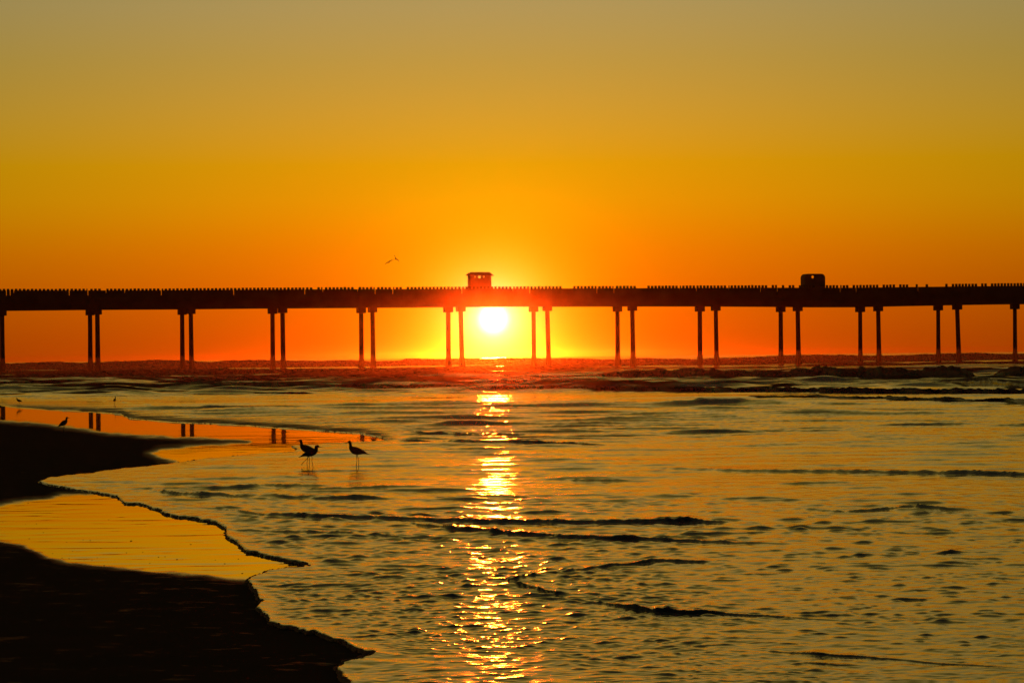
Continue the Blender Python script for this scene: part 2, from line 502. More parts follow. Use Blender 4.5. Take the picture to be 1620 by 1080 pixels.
STRIPS = []
_r = random.Random(21)
for _k in range(128):            # the broken water of the surf between the larger breakers
    _x = _r.uniform(-350, 1650) if _k < 84 else _r.uniform(-350, 560)
    _L = _r.uniform(220, 620)
    _d = _r.uniform(9, 21) if _k < 46 or _x > 760 else (11 + 26 * _r.random() if _k < 84 else _r.uniform(19, 37))
    _h = _r.uniform(2.4, 4.0) * (.75 + _d / 60)
    _y = [564 - .01047 * (_x + q * _L - 810) + _d + _r.uniform(-.8, .8) for q in (0, .3, .65, 1)]
    STRIPS.append((-1, np.array([(_x, _y[0], 0), (_x + .3 * _L, _y[1] - _h, _h), (_x + .65 * _L, _y[2] - _h, _h), (_x + _L, _y[3], 0)])))
for b in BORES + SKYLINE:
    fixed = None
    if not isinstance(b[0], tuple):
        fixed, b = b[0], b[1:]
    a = np.array(b, float)
    x0, x1 = a[0, 0], a[-1, 0]
    if fixed is not None or (a[:, 1] + a[:, 2]).mean() < 640 and a[:, 1].mean() < 635:
        STRIPS.append((fixed, a))
        continue
    m = (PX > x0) & (PX < x1)
    m &= (PY > a[:, 1].min() - 60) & (PY < a[:, 1].max() + (30 if fixed is None else 60))
    if not m.any():
        continue
    px, Yv, DR = PX[m], YY[m], DYROW[m]
    jit = noise(px / 9.0, px * 0 + x0 * .37, 40) * .16 + noise(px / 29.0, px * 0 + x0 * .37, 41) * .30 + noise(px / 3.6, px * 0 + x0 * .37, 42) * .05
    hh = np.interp(px, a[:, 0], a[:, 2]) * (1 + jit)
    yc = np.interp(px, a[:, 0], a[:, 1]) + noise(px / 37.0, px * 0 + x0 * .7, 43) * np.minimum(1.2, hh * .25)
    yb = yc + np.interp(px, a[:, 0], a[:, 2])
    # depth of the foot of the face in this column
    hor = 564 - 0.01047 * (px - 810)
    Yf = 1.6 * F / np.maximum(yb - hor, .9)
    for _ in range(12):
        Yf = (1.6 - zbase(Yf)) * F / np.maximum(yb - hor, .9)
    A = hh * Yf / F
    d = Yv - Yf                  # >0 behind the foot
    fw = np.maximum(1.6 * A, 1.6 * DR)
    back = np.maximum(9 * A, 5 * DR)
    up = smooth(0, 1, d / fw)
    down = np.exp(-np.maximum(d - fw, 0) / back)
    prof = np.where(d > 0, up * down, 0)
    Z[m] += A * prof
    if Yf.mean() > 115:
        big = smooth(.15, .55, A)
        lip = np.exp(-((d - fw) / (1.6 * fw + .6)) ** 2)
        streak = smooth(-.15, .5, noise(XX[m] / 1.6, Yv / 2.5, 44) + noise(XX[m] / .6, Yv / .9, 45) * .5)
        FO[m] = np.maximum(FO[m], big * streak * (lip * .9 + .6 * np.where(d < 0, np.exp(d / (5 * A + 2)), 0)))

# swash edge: a 2-3 cm lip that dives under the sand
lipn = 1 + .35 * noise(XX / .16, YY / .22, 50)
LIP = (.011 + .004 * smooth(16, 24, YY) + .012 * smooth(46, 62, YY)) * smooth(-1.5, 2.6, SD) * lipn + .010 * np.exp(-np.maximum(SD, 0) / 14.0) * (SD > 0)
edge = smooth(2, 40, SD)
ZW = ZB + np.where(SD < -1.5, -.05, LIP) + Z * np.where(SD > 0, .25 + .75 * edge, 0)
FO = np.maximum(FO, swash * (smooth(16, 2, SD) * .18 + smooth(150, 5, SD) * .24 * smooth(45, 60, YY)) * (SD > 0))
wk = (YY < 9000)

def wave_strip(fixed, a, k):
    """one breaking wave or bore far out: a swept profile with its own face, lip and long back"""
    x0, x1 = a[0, 0], a[-1, 0]
    px = np.arange(x0, x1 + .4, .8)
    o = np.zeros_like(px)
    jit = noise(px / 11.0, o + k * 1.37, 40) * .20 + noise(px / 34.0, o + k * 1.37, 41) * .26 + noise(px / 5.0, o + k * 1.37, 42) * .09 + noise(px / 1.9, o + k * 1.37, 48) * .03
    if fixed == -1:
        fixed, jit = None, jit * .6
    h0 = np.interp(px, a[:, 0], a[:, 2])
    yc = np.interp(px, a[:, 0], a[:, 1])
    hor = 564 - 0.01047 * (px - 810)
    yc = yc + noise(px / 45.0, o + k * .7, 43) * np.minimum(1.0, h0 * .2)
    if fixed is None:
        pf = np.polyfit(a[:, 0], a[:, 1] + a[:, 2], 1)
        Yf = 1.6 * F / np.maximum(np.polyval(pf, px) - hor, 8) + .8 * noise(px / 60.0, o + k, 46)
        h1 = h0 * (1 + jit) * 1.22 + .3
        A = h1 * Yf / F
    else:
        Yf = fixed + 10 * noise(px / 80.0, o + k, 46)
        A = np.maximum(.05, 1.6 - (yc - hor - .5 - 3.2 * jit) * Yf / F)
    A = A * smooth(0, 40, px - x0) * smooth(0, 40, x1 - px)
    A = np.maximum(A, 0)
    X = (px - 810) / F * Yf - 0.0105 * 0
    prof = [(-.6, -.30), (0, -.03), (.22, .10), (.40, .24), (.55, .40), (.66, .56), (.76, .72), (.86, .86), (.98, .96), (1.15, 1.0), (1.4, .99), (1.8, .95), (2.5, .86), (3.5, .72), (5, .54),
            (7, .36), (9.5, .20), (12.5, .08), (16, -.02), (20, -.3)]
    P, FM = [], []
    Aw = np.convolve(np.pad(A, 12, 'edge'), np.ones(25) / 25, 'valid')
    for j, (d, z) in enumerate(prof):
        nz1 = noise(X / .9, o + j * .45 + k, 47) * .5 + noise(X / .35, o + j * .8 + k, 49) * .3
        bump = .06 * nz1 * A * (1 if 1 < j < 17 else 0)
        dep = Yf + d * np.maximum(Aw, .06) * 1.25 + nz1 * .25 * A
        P.append(np.stack([(px - 810) / F * dep, dep, z * A + bump - .012], -1))
        st = noise(X / .8 + j * .22, o + j * .16 + k, 44) + .6 * noise(X / .3 + j * .1, o + j * .3, 45)
        if j < 9:
            f = .30 + .6 * smooth(.0, .7, st + .25 * (j > 6))
        else:
            f = .62 + .35 * smooth(-.1, .6, st)
        FM.append(f * smooth(.08, .3, A) + 0 * o)
    return np.stack(P), np.stack(FM)


# sand
SND = ZB.copy()
SND -= np.where(SD > 0, np.minimum(SD * .0012, .03), 0) + smooth(70, 160, YY) * 1.2 * (SD > 20)
wet_soft = np.zeros_like(YY)
for poly, soft, cut in ((WET_UP, 8.0, None), (WET_LOW, 8.0, None)):
    i_ = inside(PX, PY, poly)
    s = np.full(PX.shape, -200.0)
    bb = (PX > -400) & (PX < 720) & (PY > 590) & (PY < 960)
    dd_ = seg_dist(PX[bb], PY[bb], poly + [poly[0]], 1.6)
    s[bb] = np.where(i_[bb], 1, -1) * np.minimum(dd_, 200)
    s = s + noise(PX / 38, PY / 5, 60) * 4 + noise(PX / 12, PY / 2.5, 61) * 1.6
    wet_soft = np.maximum(wet_soft, smooth(-soft, soft * 1.1, s))
wet_soft *= np.where(PY > 770, smooth(-190, 20, PX + noise(PX / 20, PY / 4, 62) * 30), 1)
dry = 1 - wet_soft
SND += np.where(SD < 0, dry * smooth(4, 80, -SD) * (.012 + .010 * noise(XX / 1.4, YY / 3.0, 63) + .004 * noise(XX / .25, YY / .5, 64) * bl(.5)), 0)
# faint drainage runnels in the wet film (they run towards the sea)
SND += np.where(SD < 0, wet_soft * (noise((XX + .35 * YY) / 1.3, (YY - .1 * XX) / .9, 65) * .0011 + noise(XX / 3, YY / 2.2, 66) * .0018 + noise((XX + .12 * YY) / 1.3, YY / .30, 67) * .0013 * bl(.30) + np.minimum(0, np.abs(noise((XX + .25 * YY) / 2.4, YY / .42, 68)) - .09) * .03 * bl(.4)), 0)


def sea_material():
    m = bpy.data.materials.new('sea_water')
    m.use_nodes = True
    nt = m.node_tree
    t = NT(nt)
    b = nt.nodes['Principled BSDF']
    b.inputs['IOR'].default_value = 1.33
    geo = t.n('ShaderNodeNewGeometry')
    mp = t.n('ShaderNodeMapping')
    nt.links.new(geo.outputs['Position'], mp.inputs[0])
    mp.inputs['Scale'].default_value = (0.5, 1.0, 1.0)
    n1 = t.n('ShaderNodeTexNoise')
    n1.inputs['Scale'].default_value = 18.0
    n1.inputs['Detail'].default_value = 3.0
    n1.inputs['Roughness'].default_value = 0.6
    nt.links.new(mp.outputs[0], n1.inputs[0])
    bp = t.n('ShaderNodeBump')
    bp.inputs['Strength'].default_value = 0.30
    bp.inputs['Distance'].default_value = 0.004
    nt.links.new(n1.outputs[0], bp.inputs['Height'])
    nt.links.new(bp.outputs[0], b.inputs['Normal'])
    fa = t.n('ShaderNodeAttribute', attribute_name='foam')
    n2 = t.n('ShaderNodeTexNoise')
    n2.inputs['Scale'].default_value = 2.2
    n2.inputs['Detail'].default_value = 7.0
    n2.inputs['Roughness'].default_value = 0.7
    mp2 = t.n('ShaderNodeMapping')
    mp2.inputs['Scale'].default_value = (0.5, 1.0, 1.6)
    nt.links.new(geo.outputs['Position'], mp2.inputs[0])
    nt.links.new(mp2.outputs[0], n2.inputs[0])
    f = t.m('MULTIPLY', t.m('SUBTRACT', t.m('ADD', fa.outputs['Fac'], n2.outputs[0]), 0.72), 3.0, clamp=True)
    f = t.m('MULTIPLY', f, t.m('MULTIPLY', fa.outputs['Fac'], 2.0, clamp=True))
    nt.links.new(t.mix(f, (.010, .009, .006, 1), (.17, .145, .12, 1)), b.inputs['Base Color'])
    nt.links.new(t.mix(f, 0.11, 0.75, 'FLOAT'), b.inputs['Roughness'])
    nt.links.new(t.mix(f, 0.5, 0.18, 'FLOAT'), b.inputs['Specular IOR Level'])
    # foam and thin crests let the low sun through
    tr = t.n('ShaderNodeBsdfTranslucent')
    tr.inputs[0].default_value = (.92, .84, .72, 1)
    mx = t.n('ShaderNodeMixShader')
    nt.links.new(t.m('MULTIPLY', f, 0.80), mx.inputs[0])
    nt.links.new(b.outputs[0], mx.inputs[1])
    nt.links.new(tr.outputs[0], mx.inputs[2])
    nt.links.new(mx.outputs[0], nt.nodes['Material Output'].inputs[0])
    return m


def sand_material():
    m = bpy.data.materials.new('wet_and_damp_sand')
    m.use_nodes = True
    nt = m.node_tree
    t = NT(nt)
    b = nt.nodes['Principled BSDF']
    b.inputs['IOR'].default_value = 1.5
    wa = t.n('ShaderNodeAttribute', attribute_name='wet')
    geo = t.n('ShaderNodeNewGeometry')
    n1 = t.n('ShaderNodeTexNoise')
    n1.inputs['Scale'].default_value = 30.0
    n1.inputs['Detail'].default_value = 6.0
    nt.links.new(geo.outputs['Position'], n1.inputs[0])
    mp = t.n('ShaderNodeMapping')
    mp.inputs['Scale'].default_value = (1.6, 2.4, 1)
    nt.links.new(geo.outputs['Position'], mp.inputs[0])
    n3 = t.n('ShaderNodeTexNoise')
    n3.inputs['Scale'].default_value = 3.6
    n3.inputs['Detail'].default_value = 5.0
    nt.links.new(mp.outputs[0], n3.inputs[0])
    # damp sand: a thin broken film of water here and there
    puddle = t.m('MULTIPLY', t.m('SUBTRACT', n3.outputs[0], 0.63, clamp=True), 1.6, clamp=True)
    wet = t.m('MAXIMUM', wa.outputs['Fac'], puddle)
    col = t.mix(wet, (.125, .085, .058, 1), (.020, .016, .011, 1))
    nt.links.new(col, b.inputs['Base Color'])
    nt.links.new(t.mix(wet, 0.80, 0.035, 'FLOAT'), b.inputs['Roughness'])
    nt.links.new(t.mix(wet, 0.0, 0.5, 'FLOAT'), b.inputs['Specular IOR Level'])
    bp = t.n('ShaderNodeBump')
    bp.inputs['Distance'].default_value = 0.003
    nt.links.new(t.mix(wet, 0.7, 0.02, 'FLOAT'), bp.inputs['Strength'])
    nt.links.new(n1.outputs[0], bp.inputs['Height'])
    nt.links.new(bp.outputs[0], b.inputs['Normal'])
    return m


SEA_M, SAND_M = sea_material(), sand_material()
sea_o = grid_mesh('sea', np.stack([XX, YY, ZW], -1), {'foam': FO}, SEA_M,
                  [(p_, {'foam': f_}) for p_, f_ in (wave_strip(fx, a_, k_) for k_, (fx, a_) in enumerate(STRIPS))])
sea_o['kind'] = 'structure'
sub = (slice(None, None, 2), slice(None, None, 2))
keep = ROWS[::2] < 200
sand_o = grid_mesh('sand', np.stack([XX, YY, SND], -1)[sub][keep], {'wet': wet_soft[sub][keep]}, SAND_M)
sand_o['kind'] = 'structure'
# the ground under everything, out past the horizon and behind the camera
bm = bmesh.new()
vs = [bm.verts.new(p) for p in ((-20000, -400, -2.6), (20000, -400, -2.6), (20000, 12000, -2.6), (-20000, 12000, -2.6))]
bm.faces.new(vs)
seabed = obj('seabed', bm, mat('seabed_sand', (.06, .05, .035), 0.9, 0.0, .2, .05))
seabed['kind'] = 'structure'
bm = bmesh.new()
vs = [bm.verts.new(p) for p in ((-160, -300, -.02), (160, -300, -.02), (160, 1.99, -.02), (-160, 1.99, -.02))]
bm.faces.new(vs)
back_o = obj('beach', bm, mat('dry_sand', (.06, .045, .03), 0.9, 0.0, .25, .6))
back_o['kind'] = 'structure'

# ------------------------------------------------------------------ the pier
ALPHA = 0.299234
PU = np.array([math.cos(ALPHA), math.sin(ALPHA)])
PN = np.array([math.sin(ALPHA), -math.cos(ALPHA)])     # towards the camera
P0 = np.array([-53.857, 363.255])
BENT, WID = 11.886, 6.0
T0, T1 = -5.6 * BENT, 16.6 * BENT


def pp(t, n, z):
    q = P0 + PU * t + PN * n
    return (q[0], q[1], z)


def on_pier(px, py, n):
    """(t, z) where a photograph pixel meets the vertical plane at offset n"""
    r = ray(px, py)
    # P0 + u t + PN n = r k
    q0 = P0 + PN * n
    k = np.dot(q0, PN) / np.dot(r[:2], PN)
    return float(np.dot(r[:2] * k - q0, PU)), CAM_H + r[2] * k


NE = WID + 0.55            # near face of the deck
SOFF = [(0, 490.5), (160, 488.7), (300, 488), (430, 486.6), (570, 485.7), (711, 484.4), (843, 483.6), (977, 483.4), (1108, 483.2), (1236, 483.8), (1330, 484.8), (1361, 484.9), (1485, 482.4), (1608, 480)]
TOPS = [(0, 456.9), (250, 456.3), (430, 454.9), (600, 453.9), (800, 453), (977, 452.2), (1215, 450.9), (1340, 451), (1450, 449.6), (1560, 448.3), (1620, 447.6)]
sz = np.array([on_pier(x, y, NE) for x, y in SOFF])
tz = np.array([on_pier(x, y, NE) for x, y in TOPS])


def ext_interp(t, a):
    t = np.asarray(t, float)
    v = np.interp(t, a[:, 0], a[:, 1])
    return v


def z_soffit(t):
    return float(ext_interp(t, sz))


def z_top(t):
    return float(ext_interp(t, tz))


DECK_T = 1.35


def pbox(bm, t0, t1, n0, n1, za0, zb0, za1, zb1):
    """box in pier axes; bottom/top z at t0 and at t1"""
    v = [bm.verts.new(pp(t, n, z)) for t, n, z in ((t0, n0, za0), (t0, n1, za0), (t0, n1, zb0), (t0, n0, zb0),
                                                   (t1, n0, za1), (t1, n1, za1), (t1, n1, zb1), (t1, n0, zb1))]
    for f in ((0, 1, 2, 3), (7, 6, 5, 4), (0, 4, 5, 1), (1, 5, 6, 2), (2, 6, 7, 3), (3, 7, 4, 0)):
        bm.faces.new([v[i] for i in f])


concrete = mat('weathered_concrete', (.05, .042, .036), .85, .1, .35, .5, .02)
wood = mat('old_timber', (.11, .075, .05), .8, .2, .3, 1.5)
roof_m = mat('roof_tile', (.16, .06, .04), .75, .2, .3, 2.0)

pc = pp(5 * BENT, 3, 0)
pier = empty('pier', (pc[0], pc[1], 0.0))
tag(pier, 'long dark concrete pier on paired piles crossing the whole view before the rising sun', 'pier')

knots = np.arange(T0, T1, BENT / 2)
bm = bmesh.new()
for a, b in zip(knots[:-1], knots[1:]):
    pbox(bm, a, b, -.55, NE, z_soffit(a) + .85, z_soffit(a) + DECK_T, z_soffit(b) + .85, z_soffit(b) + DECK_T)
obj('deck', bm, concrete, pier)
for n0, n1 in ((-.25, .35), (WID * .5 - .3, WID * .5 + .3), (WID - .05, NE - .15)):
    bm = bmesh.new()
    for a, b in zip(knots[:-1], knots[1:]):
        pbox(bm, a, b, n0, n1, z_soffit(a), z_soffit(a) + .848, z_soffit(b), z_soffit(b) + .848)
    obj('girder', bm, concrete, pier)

# near parapet: upright boards on a solid base, with the narrow joints and missing boards the photo shows
SLITS = [10.4, 16.3, 22, 109.7, 139.3, 168, 197.6, 255.4, 370, 482.5, 511, 566, 593.7, 621.7, 731, 811.8, 838.4, 944.7, 971.6, 1075.6, 1102, 1152.6, 1203.6, 1230, 1329.6, 1354.8, 1452.8, 1477.4]
HALF = {168, 197.6, 511, 566, 811.8, 1075.6, 1152.6, 1477.4, 22}
MISS = [(163, 167), (638, 645.5), (892, 906), (1009, 1022), (1214, 1220), (1231, 1236), (1241, 1246), (1256, 1262), (1345, 1351), (1391, 1397), (1417, 1422),
        (1438, 1448), (1455, 1463), (1468, 1493), (1501, 1507), (1549, 1552), (1564, 1567.5), (494, 500), (563, 569)]
SOLID = [(206, 215), (120, 122)]
n_par0, n_par1 = NE - .16, NE
slit_t = sorted((on_pier(s, 470, NE)[0], s in HALF) for s in SLITS)
miss_t = [(on_pier(a, 455, NE)[0], on_pier(b, 455, NE)[0]) for a, b in MISS]
gapd = np.array([[on_pier(x, 460, NE)[0], d] for x, d in ((0, .20), (400, .25), (900, .31), (1300, .36), (1620, .38))])
panels = {}


def panel(t):
    return panels.setdefault(int(math.floor(t / BENT)), bmesh.new())


edges = [(T0, False)] + slit_t + [(knots[-1], False)]
for (a, ha), (b, hb) in zip(edges[:-1], edges[1:]):
    a0, b0 = a + (.045 if not ha else .035), b - (.045 if not hb else .035)
    ts = [a0] + [q * BENT for q in range(-6, 18) if a0 < q * BENT < b0] + [b0]
    for p, q in zip(ts[:-1], ts[1:]):
        gp, gq = float(ext_interp(p, gapd)), float(ext_interp(q, gapd))
        pbox(panel((p + q) / 2), p, q, n_par0, n_par1, z_soffit(p) + DECK_T, z_top(p) - gp, z_soffit(q) + DECK_T, z_top(q) - gq)
for tt, h_ in slit_t:
    gp = float(ext_interp(tt, gapd))
    zt = z_top(tt) - gp - (.30 if h_ else .62)
    z0 = z_soffit(tt) + DECK_T
    if zt > z0 + .05:
        pbox(panel(tt), tt - .044, tt + .044, n_par0 + .02, n_par1 - .02, z0, zt, z0, zt)
t = T0 + .3
rnd = random.Random(3)
while t < knots[-1] - .4:
    wdt = rnd.uniform(.29, .33)
    a, b = t, t + wdt
    t += .495
    if any(m0 < (a + b) / 2 < m1 for m0, m1 in miss_t) or any(a - .02 < s[0] < b + .02 for s in slit_t):
        s_ = [s[0] for s in slit_t if a - .02 < s[0] < b + .02]
        if not s_ or any(m0 < (a + b) / 2 < m1 for m0, m1 in miss_t):
            continue
        if s_[0] - .05 - a > .12:
            b = s_[0] - .05
        elif b - s_[0] - .05 > .12:
            a = s_[0] + .05
        else:
            continue
    g = float(ext_interp(a, gapd))
    dz = rnd.uniform(-.02, .02)
    pbox(panel((a + b) / 2), a, b, n_par0 + .01, n_par1 - .01, z_top(a) - g - .08, z_top(a) + dz, z_top(b) - g - .08, z_top(b) + dz)
for bm in panels.values():
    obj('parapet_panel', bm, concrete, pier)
# far side: low posts and two pipe rails
bm = bmesh.new()
for tt in np.arange(T0 + .6, knots[-1] - .3, 2.4):
    z0 = z_soffit(tt) + DECK_T
    pbox(bm, tt - .05, tt + .05, -.5, -.4, z0, z0 + .78, z0, z0 + .78)
for a, b in zip(knots[:-1], knots[1:]):
    for hz_ in (.40, .74):
        pbox(bm, a, b, -.397, -.357, z_soffit(a) + DECK_T + hz_, z_soffit(a) + DECK_T + hz_ + .04, z_soffit(b) + DECK_T + hz_, z_soffit(b) + DECK_T + hz_ + .04)
obj('far_railing', bm, wood, pier)


def ring(bm, c, r, n=14, ax=None):
    return [bm.verts.new((c[0] + r * math.cos(2 * math.pi * i / n), c[1] + r * math.sin(2 * math.pi * i / n), c[2])) for i in range(n)]


def skin(bm, rings, cap=True):
    for a, b in zip(rings[:-1], rings[1:]):
        n = len(a)
        for i in range(n):
            bm.faces.new((a[i], a[(i + 1) % n], b[(i + 1) % n], b[i]))
    if cap:
        bm.faces.new(rings[0][::-1])
        bm.faces.new(rings[-1])


rnd = random.Random(11)
for i in range(-5, 17):
    tt = i * BENT
    for n_ in (0.0, WID):
        zs = z_soffit(tt)
        batter = 0.4 if (n_ > 0 and i in (4, 5, 10)) else (0.12 if n_ > 0 else -.1)
        top = zs - .66
        bm = bmesh.new()
        r = rnd.uniform(.275, .30)
        rs = []
        for f, rr in ((-.28, 1.55), (.0, 1.5), (.07, 1.45), (.15, 1.28), (.24, 1.1), (.6, 1.02), (1.0, 1.0)):
            z = top * f + .003
            q = pp(tt, n_ + batter * (1 - f), z)
            rs.append(ring(bm, q, r * rr))
        skin(bm, rs)
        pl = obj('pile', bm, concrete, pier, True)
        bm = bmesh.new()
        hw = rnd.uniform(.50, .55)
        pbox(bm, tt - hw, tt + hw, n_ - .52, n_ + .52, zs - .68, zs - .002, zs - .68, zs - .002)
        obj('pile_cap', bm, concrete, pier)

# kiosk with a tiled roof, three small windows, open at its back
def shelter_tiled():
    n1 = 4.6
    tl, zb_ = on_pier(744.6, 436.5, n1)
    tr, _ = on_pier(777.2, 436.5, n1)
    tm = (tl + tr) / 2
    zdeck = z_soffit(tm) + DECK_T
    zt = on_pier(758, 431, n1)[1]
    root = empty('pier_kiosk', pp(tm, n1 - 1.2, zdeck))
    tag(root, 'small kiosk with overhanging tiled roof and three little windows right above the sun', 'kiosk')
    n0 = n1 - 1.4
    th_ = .12
    # windows: (centre pixel x, half width, half height)
    wins = []
    for wx_, hw, hh_ in ((751.6, .085, .10), (758.6, .17, .17), (765.6, .085, .10)):
        tw, zw = on_pier(wx_, 437.9, n1)
        wins.append((tw, zw, hw, hh_))
    bm = bmesh.new()
    lo = min(z - h for _, z, _, h in wins)
    hi = max(z + h for _, z, _, h in wins)
    pbox(bm, tl, tr, n1 - th_, n1, zdeck, lo, zdeck, lo)
    pbox(bm, tl, tr, n1 - th_, n1, hi, zb_ + .12, hi, zb_ + .12)
    x = tl
    for tw, zw, hw, hh_ in wins:
        pbox(bm, x, tw - hw, n1 - th_, n1, lo, hi, lo, hi)
        if zw - hh_ > lo + .01:
            pbox(bm, tw - hw, tw + hw, n1 - th_, n1, lo, zw - hh_, lo, zw - hh_)
            pbox(bm, tw - hw, tw + hw, n1 - th_, n1, zw + hh_, hi, zw + hh_, hi)
        x = tw + hw
    pbox(bm, x, tr, n1 - th_, n1, lo, hi, lo, hi)
    pbox(bm, tl, tl + th_, n0, n1 - th_, zdeck, zb_ + .12, zdeck, zb_ + .12)
    pbox(bm, tr - th_, tr, n0, n1 - th_, zdeck, zb_ + .12, zdeck, zb_ + .12)
    obj('wall', bm, mat('painted_board', (.20, .12, .08), .7, .2, .2, 1.0), root)
    for tw, zw, hw, hh_ in wins:
        bm = bmesh.new()
        e = .03
        pbox(bm, tw - hw - e, tw + hw + e, n1 + .003, n1 + .03, zw - hh_ - e, zw - hh_, zw - hh_ - e, zw - hh_)
        pbox(bm, tw - hw - e, tw + hw + e, n1 + .003, n1 + .03, zw + hh_, zw + hh_ + e, zw + hh_, zw + hh_ + e)
        pbox(bm, tw - hw - e, tw - hw, n1 + .003, n1 + .03, zw - hh_, zw + hh_, zw - hh_, zw + hh_)
        pbox(bm, tw + hw, tw + hw + e, n1 + .003, n1 + .03, zw - hh_, zw + hh_, zw - hh_, zw + hh_)
        obj('window_frame', bm, wood, root)
    bm = bmesh.new()
    o, ins = .33, .06
    zlow, ztop = zb_, zt
    lowr = [bm.verts.new(pp(*p)) for p in ((tl - o, n0 - .02, zlow + .12), (tl - o, n1 + o, zlow), (tr + o, n1 + o, zlow), (tr + o, n0 - .02, zlow + .12))]
    upr = [bm.verts.new(pp(*p)) for p in ((tl + ins, n0 + .3, ztop), (tl + ins, n1 - .25, ztop), (tr - ins, n1 - .25, ztop), (tr - ins, n0 + .3, ztop))]
    for i in range(4):
        bm.faces.new((lowr[i], lowr[(i + 1) % 4], upr[(i + 1) % 4], upr[i]))
    bm.faces.new(lowr[::-1])
    bm.faces.new(upr)
    k = 15
    for i in range(k):
        a = tl + ins + (tr - tl - 2 * ins) * (i + .12) / k
        b = tl + ins + (tr - tl - 2 * ins) * (i + .72) / k
        pbox(bm, a, b, n1 - .6, n1 - .2, ztop - .05, ztop + .055, ztop - .05, ztop + .055)
    obj('roof', bm, roof_m, root)


def shelter_round():
    n1 = 4.6
    tl, _ = on_pier(1273.4, 440, n1)
    tr, _ = on_pier(1305.5, 440, n1)
    tm = (tl + tr) / 2
    zdeck = z_soffit(tm) + DECK_T
    zt = on_pier(1287, 433, n1)[1]
    tw, zw = on_pier(1285.9, 438, n1)
    root = empty('pier_kiosk', pp(tm, n1 - 1.2, zdeck))
    tag(root, 'black round-cornered kiosk with one small lit opening standing on the right half of the pier', 'kiosk')
    n0, th_ = n1 - 1.5, .12
    rr = .55

    def outline(inset):
        pts = [(tl + inset, zdeck)]
        for k in range(9):
            a = math.pi - k * math.pi / 16
            pts.append((tl + rr + (rr - inset) * math.cos(a), zt - rr + (rr - inset) * math.sin(a)))
        for k in range(9):
            a = math.pi / 2 - k * math.pi / 16
            pts.append((tr - rr + (rr - inset) * math.cos(a), zt - rr + (rr - inset) * math.sin(a)))
        pts.append((tr - inset, zdeck))
        return pts
    # shell: rounded roof and sides
    bm = bmesh.new()
    A, B = outline(0), outline(th_)
    va = [[bm.verts.new(pp(t, n, z)) for t, z in ln] for n, ln in ((n0, A), (n1, A), (n1, B), (n0, B))]
    for j in range(4):
        p, q = va[j], va[(j + 1) % 4]
        for i in range(len(p) - 1):
            bm.faces.new((p[i], p[i + 1], q[i + 1], q[i]))
    obj('shell', bm, mat('dark_panel', (.05, .05, .05), .6, .3, .2, 1.0), root)
    # front wall with a round-ish opening
    bm = bmesh.new()
    hole = [(tw + .19 * math.cos(a), zw + .21 * math.sin(a)) for a in [2 * math.pi * k / 16 for k in range(16)]]
    C_ = outline(th_ + .002)
    for nn in (n1 - .11, n1 - .03):
        oc = [bm.verts.new(pp(t, nn, z)) for t, z in C_]
        ic = [bm.verts.new(pp(t, nn, z)) for t, z in hole]
        es = [bm.edges.new((oc[i], oc[(i + 1) % len(oc)])) for i in range(len(oc))] + [bm.edges.new((ic[i], ic[(i + 1) % 16])) for i in range(16)]
        bmesh.ops.triangle_fill(bm, use_beauty=True, edges=es)
    obj('front_wall', bm, mat('dark_board', (.06, .05, .045), .7, .2, .2, 1.0), root)
    bm = bmesh.new()
    pbox(bm, tl + .5, tr - .5, n1 - .027, n1 + .02, zdeck + .95, zdeck + 1.0, zdeck + .95, zdeck + 1.0)
    obj('counter', bm, wood, root)


shelter_tiled()
shelter_round()

# ------------------------------------------------------------------ birds
feather = mat('grey_brown_feathers', (.10, .085, .07), .75, .2, .35, 40)


def loft(bm, spine, side, n=12):
    """spine: (x forward, z up, half depth, half width); side: lateral unit handled by caller (y)"""
    pts = np.array(spine, float)
    # smooth interpolation
    s = np.arange(len(pts))
    ss = np.linspace(0, len(pts) - 1, (len(pts) - 1) * 3 + 1)
    out = []
    for c in range(4):
        p = pts[:, c]
        v = []
        for q in ss:
            i = min(int(q), len(p) - 2)
            u = q - i
            p0, p1, p2, p3 = p[max(i - 1, 0)], p[i], p[i + 1], p[min(i + 2, len(p) - 1)]
            v.append(.5 * (2 * p1 + (p2 - p0) * u + (2 * p0 - 5 * p1 + 4 * p2 - p3) * u * u + (3 * p1 - p0 - 3 * p2 + p3) * u ** 3))
        out.append(v)
    X_, Z_, D_, W_ = map(np.array, out)
    D_ = np.maximum(D_, .0015)
    W_ = np.maximum(W_, .0015)
    tx, tz_ = np.gradient(X_), np.gradient(Z_)
    L = np.hypot(tx, tz_) + 1e-9
    rs = []
    for i in range(len(X_)):
        nx, nz_ = -tz_[i] / L[i], tx[i] / L[i]
        rs.append([bm.verts.new((X_[i] + nx * D_[i] * math.sin(a), W_[i] * math.cos(a), Z_[i] + nz_ * D_[i] * math.sin(a)))
                   for a in [2 * math.pi * k / n for k in range(n)]])
    skin(bm, rs)


def tube(bm, pts, radii, n=7):
    rs = []
    P = [Vector(p) for p in pts]
    for i, p in enumerate(P):
        d = (P[min(i + 1, len(P) - 1)] - P[max(i - 1, 0)]).normalized()
        a = d.orthogonal().normalized()
        b = d.cross(a)
        # keep a stable frame
        if i and (a.dot(pa) < 0):
            a, b = -a, -b
        pa = a
        rs.append([bm.verts.new(p + (a * math.cos(2 * math.pi * k / n) + b * math.sin(2 * math.pi * k / n)) * radii[i]) for k in range(n)])
    skin(bm, rs)


